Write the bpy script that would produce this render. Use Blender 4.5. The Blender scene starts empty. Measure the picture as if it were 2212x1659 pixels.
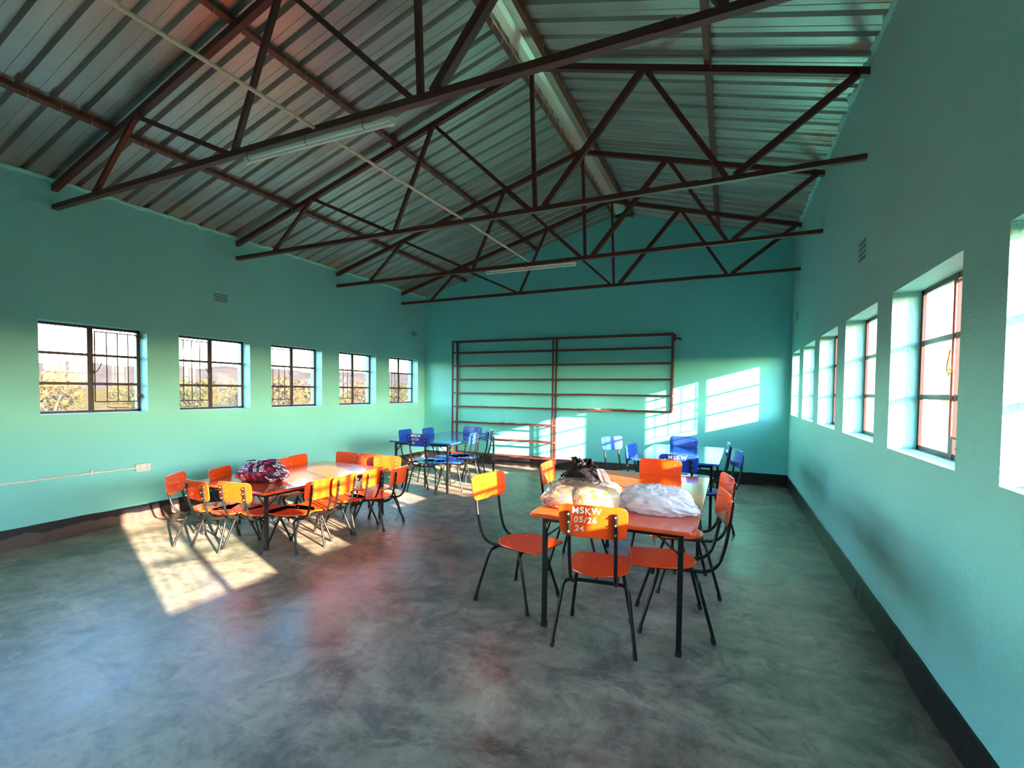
import bpy, bmesh, math, random
from mathutils import Vector, Matrix, noise
random.seed(7)
C = bpy.context.scene.collection
sc = bpy.context.scene

# ------------------------------------------------------------------ camera
W, D, Y0 = 6.89, 8.78, -3.1          # room: x 0..W, y Y0..D
PP = dict(yaw=-.4235, pitch=-.0334, roll=.0102, f=1042.41, cx=1100.8, cy=879.0, x0=5.985, h=1.5)
def cam_axes():
    y, p, r_ = PP['yaw'], PP['pitch'], PP['roll']
    f = Vector((math.sin(y)*math.cos(p), math.cos(y)*math.cos(p), math.sin(p)))
    r = Vector((math.cos(y), -math.sin(y), 0)); u = r.cross(f)
    return math.cos(r_)*r+math.sin(r_)*u, -math.sin(r_)*r+math.cos(r_)*u, f
cr, cu, cf = cam_axes()
cam = bpy.data.cameras.new('camera'); co = bpy.data.objects.new('camera', cam); C.objects.link(co)
co.matrix_world = Matrix(((cr.x, cu.x, -cf.x, PP['x0']), (cr.y, cu.y, -cf.y, 0), (cr.z, cu.z, -cf.z, PP['h']), (0, 0, 0, 1)))
cam.sensor_width = 36; cam.lens = PP['f']*36/2212
cam.shift_x = (1106-PP['cx'])/2212; cam.shift_y = (PP['cy']-829.5)/2212
cam.clip_start = .05; cam.clip_end = 5000
sc.camera = co

# ------------------------------------------------------------------ light
SUN_DIR = Vector((-1, .412, -.276)).normalized()
sl = bpy.data.lights.new('sun', 'SUN'); sl.energy = 37; sl.color = (1, .84, .62); sl.angle = math.radians(.6)
so = bpy.data.objects.new('sun', sl); C.objects.link(so)
so.rotation_euler = SUN_DIR.to_track_quat('-Z', 'Y').to_euler(); so.location = (20, -8, 9)
world = bpy.data.worlds.new('world'); sc.world = world; world.use_nodes = True
wn = world.node_tree; wn.nodes.clear()
sky = wn.nodes.new('ShaderNodeTexSky'); sky.sky_type = 'NISHITA'; sky.sun_disc = False
sky.sun_elevation = math.asin(-SUN_DIR.z); sky.sun_rotation = math.atan2(-SUN_DIR.x, -SUN_DIR.y)
sky.air_density = 1.2; sky.dust_density = .7; sky.ozone_density = 1.5
bg = wn.nodes.new('ShaderNodeBackground'); bg.inputs[1].default_value = 1.9
wo = wn.nodes.new('ShaderNodeOutputWorld')
wb = wn.nodes.new('ShaderNodeMix'); wb.data_type = 'RGBA'; wb.blend_type = 'MULTIPLY'; wb.inputs[0].default_value = 1; wb.inputs[7].default_value = (.86, 1, 1.16, 1)
wn.links.new(sky.outputs[0], wb.inputs[6]); wn.links.new(wb.outputs[2], bg.inputs[0]); wn.links.new(bg.outputs[0], wo.inputs[0])
vs = sc.view_settings
vs.view_transform = 'Standard'; vs.look = 'None'; vs.gamma = 1; vs.use_curve_mapping = False
vs.exposure = 1.48
cy = sc.cycles
cy.max_bounces = 10; cy.diffuse_bounces = 8; cy.glossy_bounces = 5; cy.transmission_bounces = 6; cy.transparent_max_bounces = 12
cy.sample_clamp_indirect = 12; cy.use_denoising = True; cy.denoiser = 'OPENIMAGEDENOISE'
cy.use_adaptive_sampling = True; cy.adaptive_threshold = 0.02
cy.caustics_refractive = False; cy.blur_glossy = 1.0

# ------------------------------------------------------------------ materials
def srgb(r, g, b):
    f = lambda c: (c/255/12.92) if c/255 <= .04045 else ((c/255+.055)/1.055)**2.4
    return (f(r), f(g), f(b), 1)
def mat(name, col, rough=.5, metal=0, spec=.5, coat=0):
    m = bpy.data.materials.new(name); m.use_nodes = True
    b = m.node_tree.nodes['Principled BSDF']
    b.inputs['Base Color'].default_value = col if len(col) == 4 else (*col, 1)
    b.inputs['Roughness'].default_value = rough; b.inputs['Metallic'].default_value = metal
    b.inputs['Specular IOR Level'].default_value = spec
    if coat: b.inputs['Coat Weight'].default_value = coat; b.inputs['Coat Roughness'].default_value = .08
    return m
def N(m, t, **k):
    n = m.node_tree.nodes.new(t)
    for a, v in k.items(): setattr(n, a, v)
    return n
def L(m, a, b): m.node_tree.links.new(a, b)
def coords(m, scale=(1, 1, 1), kind='Object'):
    tc = N(m, 'ShaderNodeTexCoord'); mp = N(m, 'ShaderNodeMapping'); mp.inputs['Scale'].default_value = scale
    L(m, tc.outputs[kind], mp.inputs[0]); return mp.outputs[0]
def noise_tex(m, v, scale, detail=4, rough=.55, dist=0):
    n = N(m, 'ShaderNodeTexNoise'); n.inputs['Scale'].default_value = scale; n.inputs['Detail'].default_value = detail
    n.inputs['Roughness'].default_value = rough; n.inputs['Distortion'].default_value = dist; L(m, v, n.inputs['Vector']); return n.outputs['Fac']
def ramp(m, fac, stops):
    r = N(m, 'ShaderNodeValToRGB'); e = r.color_ramp.elements
    while len(e) < len(stops): e.new(.5)
    for i, (p, c) in enumerate(stops): e[i].position = p; e[i].color = c if len(c) == 4 else (*c, 1)
    L(m, fac, r.inputs[0]); return r.outputs[0]
def mixc(m, fac, a, b, mode='MIX'):
    n = N(m, 'ShaderNodeMix', data_type='RGBA', blend_type=mode)
    for i, s in ((0, fac), (6, a), (7, b)):
        if hasattr(s, 'default_value') or hasattr(s, 'is_output'): L(m, s, n.inputs[i])
        else: n.inputs[i].default_value = s if i == 0 or len(s) == 4 else (*s, 1)
    return n.outputs[2]
def math_(m, op, a, b=None, c=None):
    n = N(m, 'ShaderNodeMath', operation=op)
    for i, s in enumerate((a, b, c)):
        if s is None: continue
        if hasattr(s, 'is_output'): L(m, s, n.inputs[i])
        else: n.inputs[i].default_value = s
    return n.outputs[0]
def bump(m, h, strength=.3, dist=.01):
    b = N(m, 'ShaderNodeBump'); b.inputs['Strength'].default_value = strength; b.inputs['Distance'].default_value = dist
    L(m, h, b.inputs['Height']); L(m, b.outputs[0], m.node_tree.nodes['Principled BSDF'].inputs['Normal'])
def setin(m, name, out): L(m, out, m.node_tree.nodes['Principled BSDF'].inputs[name])

def wall_mat(name, base, rough, fine, strength, coat=0):
    m = mat(name, base, rough); v = coords(m)
    big = noise_tex(m, v, .9, 3); mid = noise_tex(m, v, 9, 5, .65); fi = noise_tex(m, v, fine, 3, .6)
    c = mixc(m, big, tuple(x*.88 for x in base[:3]), tuple(min(1, x*1.1) for x in base[:3]))
    spk = ramp(m, noise_tex(m, v, 60, 2, .5), [(.70, (0, 0, 0)), (.76, (1, 1, 1))])
    c = mixc(m, math_(m, 'MULTIPLY', spk, .35), c, tuple(x*.45 for x in base[:3]))
    setin(m, 'Base Color', c)
    h = math_(m, 'ADD', math_(m, 'MULTIPLY', mid, .5), math_(m, 'MULTIPLY', fi, .5)); bump(m, h, strength, .012)
    if coat: m.node_tree.nodes['Principled BSDF'].inputs['Coat Weight'].default_value = coat; m.node_tree.nodes['Principled BSDF'].inputs['Coat Roughness'].default_value = .2
    return m
TEAL = (.205, .60, .59)
M = {}
M['wall_left'] = wall_mat('teal gloss plaster', TEAL, .5, 40, .10)
M['wall_back'] = wall_mat('teal paint', (.15, .62, .60), .45, 40, .08)
M['wall_right'] = wall_mat('teal rough plaster', (.235, .57, .555), .5, 70, 1.0)

def floor_mat():
    m = mat('polished concrete', (.1, .1, .1), .35); v = coords(m); vs_ = coords(m, (.75, 1.0, 1))
    n1 = noise_tex(m, v, .55, 4, .6, .4); n2 = noise_tex(m, vs_, 3.2, 8, .68, .6); n3 = noise_tex(m, v, 14, 5, .7)
    c = ramp(m, n2, [(.33, (.095, .082, .069)), (.44, (.22, .187, .155)), (.57, (.34, .285, .232)), (.70, (.45, .378, .305))])
    tint = ramp(m, n1, [(.35, (.86, 1.02, .90)), (.62, (1.10, .94, .92))])
    c = mixc(m, 1.0, c, tint, 'MULTIPLY')
    c = mixc(m, ramp(m, n3, [(.35, (.35, .35, .35)), (.5, (0, 0, 0))]), c, (.04, .038, .034))
    n4 = noise_tex(m, v, 2.3, 9, .72, 1.2); c = mixc(m, ramp(m, n4, [(.36, (.75, .75, .75)), (.50, (0, 0, 0))]), c, (.078, .076, .064))
    n5 = noise_tex(m, coords(m, (1, 2.2, 1)), 6, 9, .75, .8); c = mixc(m, ramp(m, n5, [(.56, (0, 0, 0)), (.70, (.45, .45, .45))]), c, (.40, .36, .31))
    sp = ramp(m, noise_tex(m, v, 38, 2, .5), [(.745, (0, 0, 0)), (.765, (1, 1, 1))])
    c = mixc(m, math_(m, 'MULTIPLY', sp, .5), c, (.45, .42, .37))
    setin(m, 'Base Color', c)
    setin(m, 'Roughness', ramp(m, n2, [(.3, (.30, .30, .30)), (.7, (.48, .48, .48))]))
    bump(m, math_(m, 'ADD', n2, math_(m, 'MULTIPLY', n3, .4)), .18, .01); return m
M['floor'] = floor_mat()

def roof_mat():
    m = mat('galvanised sheet', (.42, .40, .37), .4, .8); v = coords(m, (.6, 2.5, 1)); v2 = coords(m)
    n = noise_tex(m, v, 1.5, 4, .6, .3)
    c = ramp(m, n, [(.3, (.36, .345, .32)), (.7, (.50, .485, .46))])
    # mortar dust left on the sheet next to the side walls
    s = N(m, 'ShaderNodeSeparateXYZ'); L(m, N(m, 'ShaderNodeTexCoord').outputs['Object'], s.inputs[0])
    edge = math_(m, 'MAXIMUM', math_(m, 'LESS_THAN', s.outputs[0], .34), math_(m, 'GREATER_THAN', s.outputs[0], 6.66))
    d = ramp(m, noise_tex(m, v2, 3.4, 5, .6), [(.56, (0, 0, 0)), (.64, (1, 1, 1))])
    k = math_(m, 'MULTIPLY', edge, d)
    c = mixc(m, math_(m, 'MULTIPLY', k, .8), c, (.42, .24, .11)); setin(m, 'Base Color', c)
    setin(m, 'Metallic', math_(m, 'SUBTRACT', .8, math_(m, 'MULTIPLY', k, .7)))
    setin(m, 'Roughness', ramp(m, n, [(.3, (.31, .31, .31)), (.7, (.44, .44, .44))]))
    bump(m, noise_tex(m, coords(m, (1, 4, 1)), 1.6, 2), .25, .02); return m
M['roof'] = roof_mat()
M['cap'] = mat('ridge flashing', (.62, .60, .50), .28, .8)

def red_oxide(name, c1=(.058, .010, .0075), c2=(.10, .021, .015), rough=.42):
    m = mat(name, c1, rough); v = coords(m)
    setin(m, 'Base Color', mixc(m, noise_tex(m, v, 7, 5, .6), c1, c2)); return m
M['steel'] = red_oxide('red oxide steel')
M['purlin'] = red_oxide('purlin steel', (.10, .028, .016), (.16, .055, .032))
M['winframe'] = red_oxide('window frame paint', (.032, .010, .009), (.06, .018, .014))
M['winframe_red'] = red_oxide('window bar paint', (.22, .035, .03), (.32, .06, .05))
M['shelf'] = red_oxide('shelf paint', (.065, .013, .009), (.12, .028, .018))

def band_mat(name, brown):
    m = mat(name, (.008, .007, .009), .35); s = N(m, 'ShaderNodeSeparateXYZ'); tc = N(m, 'ShaderNodeTexCoord'); L(m, tc.outputs['Object'], s.inputs[0])
    n = noise_tex(m, coords(m, (2.2, 2.2, .6)), 1.6, 5, .6)
    lim = math_(m, 'ADD', brown, math_(m, 'MULTIPLY', math_(m, 'SUBTRACT', n, .5), .13))
    k = math_(m, 'LESS_THAN', s.outputs[2], lim)
    c = mixc(m, k, (.008, .006, .009), (.085, .055, .048)); setin(m, 'Base Color', c); return m
M['band_left'] = band_mat('skirting paint left', .105)
M['band_right'] = band_mat('skirting paint right', .012)
M['band_back'] = band_mat('skirting paint back', .02)

def board_mat(name, c, rough=.22):
    m = mat(name, c, rough, 0, .5, .3); v = coords(m)
    n = noise_tex(m, v, 16, 5, .6); sc_ = ramp(m, noise_tex(m, coords(m, (1, 6, 3)), 22, 3), [(.68, (0, 0, 0)), (.74, (1, 1, 1))])
    a = mixc(m, n, tuple(x*.88 for x in c), tuple(min(1, x*1.08) for x in c))
    setin(m, 'Base Color', mixc(m, math_(m, 'MULTIPLY', sc_, .10), a, (.8, .6, .5))); return m
M['orange'] = board_mat('orange board', (.80, .066, .005))
M['orange_top'] = board_mat('orange table top', (.74, .085, .012), .15)
M['blue'] = board_mat('blue board', (.012, .055, .40))
M['blue_top'] = board_mat('blue table top', (.02, .085, .36), .13)
M['black'] = mat('black enamel tube', (.009, .008, .008), .3, 0, .35)
M['rubber'] = mat('black rubber', (.015, .014, .014), .8)
M['bolt'] = mat('zinc bolt', (.62, .58, .52), .35, .8)
M['chalk'] = mat('white marker paint', (.85, .80, .74), .6)
M['plastic'] = mat('white plastic', (.72, .66, .64), .35)
M['conduit'] = mat('cream conduit', (.66, .56, .42), .45)
M['tube'] = mat('white fluorescent tube', (.88, .86, .80), .3)
M['batten'] = mat('white batten enamel', (.88, .86, .80), .4)
M['brass'] = mat('brass latch', (.75, .48, .12), .35, .7)
M['hole'] = mat('dark socket hole', (.01, .01, .01), .8)
M['paper'] = mat('loose white paper', (.78, .78, .76), .6)
M['mortar'] = wall_mat('ragged teal mortar', (.26, .74, .66), .6, 30, .6)

def schlick(t, f0=.018):                                # thin-sheet reflectance, the same from either side
    lw = t.nodes.new('ShaderNodeLayerWeight'); p = t.nodes.new('ShaderNodeMath'); p.operation = 'POWER'; p.inputs[1].default_value = 5
    m_ = t.nodes.new('ShaderNodeMath'); m_.operation = 'MULTIPLY_ADD'; m_.inputs[1].default_value = .9; m_.inputs[2].default_value = f0
    t.links.new(lw.outputs['Facing'], p.inputs[0]); t.links.new(p.outputs[0], m_.inputs[0]); return m_
def glass_mat(name, dust, tint=(1, 1, 1), dull=1):
    m = bpy.data.materials.new(name); m.use_nodes = True; t = m.node_tree; t.nodes.clear()
    o = t.nodes.new('ShaderNodeOutputMaterial'); tr = t.nodes.new('ShaderNodeBsdfTransparent'); tr.inputs[0].default_value = (*tint, 1)
    gl = t.nodes.new('ShaderNodeBsdfGlossy'); gl.inputs['Roughness'].default_value = .03
    fr = schlick(t, .018)
    mx = t.nodes.new('ShaderNodeMixShader'); t.links.new(fr.outputs[0], mx.inputs[0]); t.links.new(tr.outputs[0], mx.inputs[1]); t.links.new(gl.outputs[0], mx.inputs[2])
    df = t.nodes.new('ShaderNodeBsdfTranslucent'); df.inputs[0].default_value = (.75*dull**2, .72*dull**2, .70*dull**2, 1)
    d2 = t.nodes.new('ShaderNodeBsdfDiffuse'); d2.inputs[0].default_value = (.6*dull, .56*dull, .55*dull, 1)
    dd = t.nodes.new('ShaderNodeMixShader'); t.links.new(df.outputs[0], dd.inputs[1]); t.links.new(d2.outputs[0], dd.inputs[2])
    tc = t.nodes.new('ShaderNodeTexCoord'); nz = t.nodes.new('ShaderNodeTexNoise'); nz.inputs['Scale'].default_value = 7; nz.inputs['Detail'].default_value = 5
    t.links.new(tc.outputs['Object'], nz.inputs['Vector'])
    mm = t.nodes.new('ShaderNodeMath'); mm.operation = 'MULTIPLY'; mm.inputs[1].default_value = dust*2; t.links.new(nz.outputs['Fac'], mm.inputs[0])
    m2 = t.nodes.new('ShaderNodeMixShader'); t.links.new(mm.outputs[0], m2.inputs[0]); t.links.new(mx.outputs[0], m2.inputs[1]); t.links.new(dd.outputs[0], m2.inputs[2])
    t.links.new(m2.outputs[0], o.inputs[0]); return m
M['glass'] = glass_mat('window glass', .02)
M['glass_dusty'] = glass_mat('dusty window glass', .10, (.95, .93, .93), .45)

# ------------------------------------------------------------------ mesh helpers
class MB:
    def __init__(s): s.v = []; s.f = []; s.sm = []
    def add(s, vs_, fs, smooth=False):
        o = len(s.v); s.v += [tuple(p) for p in vs_]; s.f += [tuple(i+o for i in f) for f in fs]; s.sm += [smooth]*len(fs); return s
    def box(s, a, b):
        x0, y0, z0 = a; x1, y1, z1 = b
        return s.add([(x0, y0, z0), (x1, y0, z0), (x1, y1, z0), (x0, y1, z0), (x0, y0, z1), (x1, y0, z1), (x1, y1, z1), (x0, y1, z1)],
                     [(3, 2, 1, 0), (4, 5, 6, 7), (0, 1, 5, 4), (1, 2, 6, 5), (2, 3, 7, 6), (3, 0, 4, 7)])
    def bar(s, a, b, w, h=None, up=(0, 0, 1)):          # rectangular bar from a to b
        h = h or w; a = Vector(a); b = Vector(b); d = (b-a).normalized(); up = Vector(up)
        if abs(d.dot(up)) > .99: up = Vector((0, 1, 0))
        r = d.cross(up).normalized(); u = r.cross(d)
        P = [a+r*x*w/2+u*y*h/2 for x, y in ((-1, -1), (1, -1), (1, 1), (-1, 1))]+[b+r*x*w/2+u*y*h/2 for x, y in ((-1, -1), (1, -1), (1, 1), (-1, 1))]
        return s.add(P, [(0, 1, 2, 3), (7, 6, 5, 4), (0, 4, 5, 1), (1, 5, 6, 2), (2, 6, 7, 3), (3, 7, 4, 0)])
    def tube(s, pts, r, n=10, closed_caps=True):
        pts = [Vector(p) for p in pts]; rs = r if isinstance(r, (list, tuple)) else [r]*len(pts)
        t0 = (pts[1]-pts[0]).normalized(); ref = Vector((0, 0, 1)) if abs(t0.z) < .9 else Vector((1, 0, 0))
        u = t0.cross(ref).normalized(); V = []; F = []
        for i, p in enumerate(pts):
            t = (pts[min(i+1, len(pts)-1)]-pts[max(i-1, 0)]).normalized()
            u = (u-t*u.dot(t)).normalized(); w = t.cross(u)
            V += [p+(u*math.cos(2*math.pi*k/n)+w*math.sin(2*math.pi*k/n))*rs[i] for k in range(n)]
        for i in range(len(pts)-1):
            for k in range(n): F.append((i*n+k, i*n+(k+1) % n, (i+1)*n+(k+1) % n, (i+1)*n+k))
        s.add(V, F, True)
        if closed_caps:
            s.add(V[:n], [tuple(range(n))[::-1]]); s.add(V[-n:], [tuple(range(n))])
        return s
    def prism(s, outline, z0, z1):                       # outline ccw in xy
        n = len(outline); V = [(x, y, z0) for x, y in outline]+[(x, y, z1) for x, y in outline]
        return s.add(V, [tuple(range(n))[::-1], tuple(range(n, 2*n))]+[(i, (i+1) % n, n+(i+1) % n, n+i) for i in range(n)])
def mesh_of(name, mb, m):
    me = bpy.data.meshes.new(name); me.from_pydata(mb.v, [], mb.f)
    me.polygons.foreach_set('use_smooth', mb.sm); me.materials.append(m); me.update(); return me
def obj(name, mb, m, parent=None, bevel=0, seg=2, loc=None, rot=None):
    me = mb if isinstance(mb, bpy.types.Mesh) else mesh_of(name, mb, m)
    o = bpy.data.objects.new(name, me); C.objects.link(o)
    if parent: o.parent = parent
    if bevel:
        bv = o.modifiers.new('bevel', 'BEVEL'); bv.width = bevel; bv.segments = seg; bv.limit_method = 'ANGLE'; bv.angle_limit = math.radians(40)
    if loc: o.location = loc
    if rot: o.rotation_euler = rot
    return o
def tag(o, label=None, cat=None, group=None, kind=None):
    for k, v in (('label', label), ('category', cat), ('group', group), ('kind', kind)):
        if v: o[k] = v
    return o
def empty(name, loc=(0, 0, 0), rz=0):
    o = bpy.data.objects.new(name, None); C.objects.link(o); o.location = loc; o.rotation_euler = (0, 0, rz); o.empty_display_size = .1; return o
def struct(name, mb, m, **k): return tag(obj(name, mb, m, **k), kind='structure')
def copy_tree(o, parent=None):
    c = o.copy(); C.objects.link(c)
    if parent: c.parent = parent
    for ch in list(o.children): copy_tree(ch, c)
    return c
def smooth_path(ctrl, per=6):                            # Catmull-Rom through control points
    P = [Vector(p) for p in ctrl]; P = [P[0]*2-P[1]]+P+[P[-1]*2-P[-2]]; out = []
    for i in range(1, len(P)-2):
        for k in range(per):
            t = k/per; a, b, c, d = P[i-1:i+3]
            out.append(.5*((2*b)+(c-a)*t+(2*a-5*b+4*c-d)*t*t+(3*b-a-3*c+d)*t**3))
    return out+[P[-2]]
def fillet(pts, r, n=6):                                 # polyline with rounded corners
    P = [Vector(p) for p in pts]; out = [P[0]]
    for i in range(1, len(P)-1):
        a, b, c = P[i-1], P[i], P[i+1]; d1 = (a-b); d2 = (c-b); rr = min(r, d1.length*.49, d2.length*.49)
        p = b+d1.normalized()*rr; q = b+d2.normalized()*rr
        for k in range(n+1):
            t = k/n; out.append((1-t)**2*p+2*t*(1-t)*b+t*t*q)
    return out+[P[-1]]
def rrect(x0, y0, x1, y1, r, n=6):
    o = []
    for cx, cy_, a0 in ((x1-r, y0+r, -90), (x1-r, y1-r, 0), (x0+r, y1-r, 90), (x0+r, y0+r, 180)):
        for k in range(n+1):
            a = math.radians(a0+90*k/n); o.append((cx+r*math.cos(a), cy_+r*math.sin(a)))
    return o

# ------------------------------------------------------------------ room shell
T = .25                                                  # wall thickness
LW = [(-1.57, -.62), (-.26, .69), (1.05, 2.00), (2.356, 3.30), (3.65, 4.59), (4.93, 5.88), (6.263, 7.197), (7.587, 8.53)]
LZ = (1.225, 2.137)
RW = [(.10, 1.03), (1.37, 2.315), (2.69, 3.66), (3.98, 4.934), (5.26, 6.197), (6.515, 7.41), (7.77, 8.60)]
RZ = (1.172, 2.121)
def pierced(x0, x1, wins, z, top):
    mb = MB(); ys = [Y0-T]+[v for w in wins for v in w]+[D+T]
    mb.box((x0, Y0-T, -.3), (x1, D+T, z[0])); mb.box((x0, Y0-T, z[1]), (x1, D+T, top))
    for a, b in zip(ys[::2], ys[1::2]): mb.box((x0, a, z[0]), (x1, b, z[1]))
    return mb
struct('wall_left', pierced(-T, 0, LW, LZ, 3.485), M['wall_left'])
struct('wall_right', pierced(W, W+T, RW, RZ, 3.955), M['wall_right'])
RX, RZT = 4.17, 4.705                                     # ridge
def gable(y0, y1):
    P = [(0, -.3), (W, -.3), (W, 3.955), (RX, RZT-.005), (0, 3.485)]
    V = [(x, y0, z) for x, z in P]+[(x, y1, z) for x, z in P]; n = 5
    return MB().add(V, [tuple(range(n)), tuple(range(n, 2*n))[::-1]]+[(i, n+i, n+(i+1) % n, (i+1) % n) for i in range(n)])
struct('wall_back', gable(D, D+T).box((4.06, D, 4.62), (4.37, D+T, 4.772)), M['wall_back'])
fw_ = MB(); DX0, DX1, DZ = 1.5, 2.4, 2.05                  # unseen doorway added behind the viewpoint to light the foreground
fw_.box((0, Y0-T, -.3), (DX0, Y0, DZ)); fw_.box((DX1, Y0-T, -.3), (W, Y0, DZ)); fw_.box((4.06, Y0-T, 4.62), (4.37, Y0, 4.772))
Pg = [(0, DZ), (W, DZ), (W, 3.955), (RX, RZT-.005), (0, 3.485)]; n5 = 5
fw_.add([(x, Y0-T, z) for x, z in Pg]+[(x, Y0, z) for x, z in Pg], [tuple(range(5)), tuple(range(5, 10))[::-1]]+[(i, 5+i, 5+(i+1) % 5, (i+1) % 5) for i in range(5)])
struct('wall_front', fw_, M['wall_back'])
struct('floor', MB().box((-T, Y0-T, -.12), (W+T, D+T, 0)), M['floor'])

def skirting(name, a, b, h, m, nrm):
    mb = MB(); n = 140; a = Vector(a); b = Vector(b); nr = Vector(nrm); V = []; F = []
    for i in range(n+1):
        p = a.lerp(b, i/n); hh = h+.006*noise.noise(Vector((i*.35, h*9, 0))); t = .012
        foot = t+.012*abs(noise.noise(Vector((i*.9, 3, h))))
        V += [p+nr*foot, p+nr*t+Vector((0, 0, hh-.004)), p+Vector((0, 0, hh)), p-nr*.01+Vector((0, 0, hh)), p-nr*.01]
    for i in range(n):
        for k in range(5): F.append((5*i+k, 5*i+(k+1) % 5, 5*i+5+(k+1) % 5, 5*i+5+k))
    mb.add(V, F, False); mb.add(V[:5], [(0, 1, 2, 3, 4)]); mb.add(V[-5:], [(4, 3, 2, 1, 0)])
    return struct(name, mb, m)
skirting('baseboard_left', (0, Y0, 0), (0, D, 0), .178, M['band_left'], (1, 0, 0))
skirting('baseboard_right', (W, D, 0), (W, Y0, 0), .19, M['band_right'], (-1, 0, 0))
skirting('baseboard_back', (0, D, 0), (W, D, 0), .205, M['band_back'], (0, -1, 0))

# roof: two planes of ribbed sheet on purlins
SL, SR = .2925, .2758
zl = lambda x: 3.49+SL*x
zr_ = lambda x: 3.960+SR*(W-x)
def sheet(xa, xb, zf, pitch=.205, ht=.046):
    mb = MB(); prof = []; y = Y0-.35
    while y < D+.32:
        prof += [(y, 0), (y+.085, 0), (y+.087, .004), (y+.095, .004), (y+.097, 0), (y+.148, 0), (y+.163, ht), (y+.190, ht)]; y += pitch
    prof.append((y, 0)); V = []; F = []; xs = [xa+(xb-xa)*i/6 for i in range(7)]
    for x in xs: V += [(x, py, zf(x)+pz) for py, pz in prof]
    n = len(prof)
    for i in range(len(xs)-1):
        for k in range(n-1): F.append((i*n+k, i*n+k+1, (i+1)*n+k+1, (i+1)*n+k))
    mb.add(V, F); return mb
o = struct('ceiling', sheet(-.65, 4.085, zl), M['roof'])
s_ = o.modifiers.new('thickness', 'SOLIDIFY'); s_.thickness = .0015; s_.offset = 1
o = struct('ceiling_right', sheet(W+.65, 4.345, zr_), M['roof'])
s_ = o.modifiers.new('thickness', 'SOLIDIFY'); s_.thickness = .0015; s_.offset = -1
# ridge flashing
mb = MB(); V = []; prof = [(3.92, zl(3.92)+.045), (4.08, zl(4.08)+.05), (4.13, 4.775), (4.17, 4.80), (4.25, 4.80), (4.30, 4.775), (4.34, zr_(4.34)+.05), (4.52, zr_(4.52)+.045)]
for yy in (Y0-.4, D+.4): V += [(x, yy, z) for x, z in prof]
n = len(prof); mb.add(V, [(k, k+1, n+k+1, n+k) for k in range(n-1)])
struct('trim_1', mb, M['cap']).modifiers.new('thickness', 'SOLIDIFY').thickness = .002
# ragged mortar along the top of the side walls
def mortar(name, x, z, sgn):
    mb = MB(); V = []; F = []; n = 420; k = 6
    for i in range(n+1):
        y = Y0+(D-Y0)*i/n; q = Vector((y*5, x, 0)); b1 = .026+.036*noise.noise(q)+.022*noise.noise(q*4); b2 = -.016+.045*noise.noise(q*1.7+Vector((9, 0, 0)))+.012*noise.noise(q*6)
        for a in range(k):
            t = a/(k-1); V.append((x+sgn*b1*math.sin(t*math.pi)*1.1, y, z+b2*(1-t)*.6+.035*t-.015))
    for i in range(n):
        for a in range(k-1): F.append((i*k+a, i*k+a+1, (i+1)*k+a+1, (i+1)*k+a))
    mb.add(V, F, False); return struct(name, mb, M['mortar'])
mortar('trim_2', 0, 3.49, 1); mortar('trim_3', W, 3.965, -1)

# purlins: one thing each, with little wire hooks under them
def purlin(x, label):
    z = (zl(x) if x < RX else zr_(x))-.027; sl_ = SL if x < RX else -SR
    mb = MB(); mb.bar((x, Y0, z), (x, D, z), .05, .05, up=(-sl_, 0, 1))
    o = tag(obj('roof_purlin', mb, M['purlin']), label, 'purlin', 'purlins under the roof sheets')
    h = MB(); y = Y0+.1; rnd = random.Random(int(x*100))
    while y < D-.1:
        h.tube([(x+.027, y, z+.01), (x+.027, y, z-.045), (x+.015, y+.004, z-.062)], .0022, 5); y += .205*rnd.choice((1, 1, 2))
    obj('hook_bolt', h, M['bolt'], o)['kind'] = 'stuff'
    return o
purlin(1.01, 'red brown purlin nearest the left wall, under the left roof slope')
purlin(2.58, 'red brown purlin halfway up the left roof slope')
purlin(4.065, 'red brown ridge purlin on the left side of the shiny ridge flashing')
purlin(4.375, 'red brown ridge purlin on the right side of the shiny ridge flashing')
purlin(5.775, 'red brown purlin halfway down the right roof slope')

# trusses
def truss(y, label, zoff=0):
    r = tag(empty('roof_truss', (0, y, 0)), label, 'roof truss', 'steel roof trusses spanning the room')
    ct = lambda x: ((zl(x) if x < RX else zr_(x))-.078)
    bz = lambda x: 3.222+.0072*x+zoff
    def m(name, a, b, w, h=None): obj(name, MB().bar((a[0], 0, a[1]), (b[0], 0, b[1]), w, h, up=(0, 0, 1) if abs(b[0]-a[0]) > .1 else (1, 0, 0)), M['steel'], r)
    m('bottom_chord', (-.05, bz(-.05)), (5.72, bz(5.72)), .05, .045); m('bottom_chord', (5.62, bz(5.7)-.006), (W+.05, bz(W)-.004), .045, .04)
    m('top_chord', (-.05, ct(-.05)), (RX+.01, ct(RX)), .05, .055); m('top_chord', (RX-.01, ct(RX)), (W+.05, ct(W+.05)), .05, .055)
    def web(x0, x1, w=.036, up=True):                    # bottom node x0, top node x1
        m('web_bar', (x0, bz(x0)+.015), (x1, ct(x1)-.015), w)
    web(.69, 1.325); web(2.52, 1.36); web(2.57, 3.06); web(4.19, 3.09); m('king_post', (4.245, bz(4.2)), (4.19, ct(4.19)), .036)
    web(4.34, 5.235, .055); web(5.935, 5.27, .04); web(6.0, 6.82, .05)
    return r
TR = [(2.50, 'dark red roof truss that carries the nearer long tube light', .008),
      (4.415, 'dark red roof truss between the two tube lights', .0), (6.223, 'dark red roof truss that carries the farther tube light', 0), (7.975, 'dark red roof truss nearest the back gable wall', 0)]
for a in TR: truss(*a)

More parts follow.
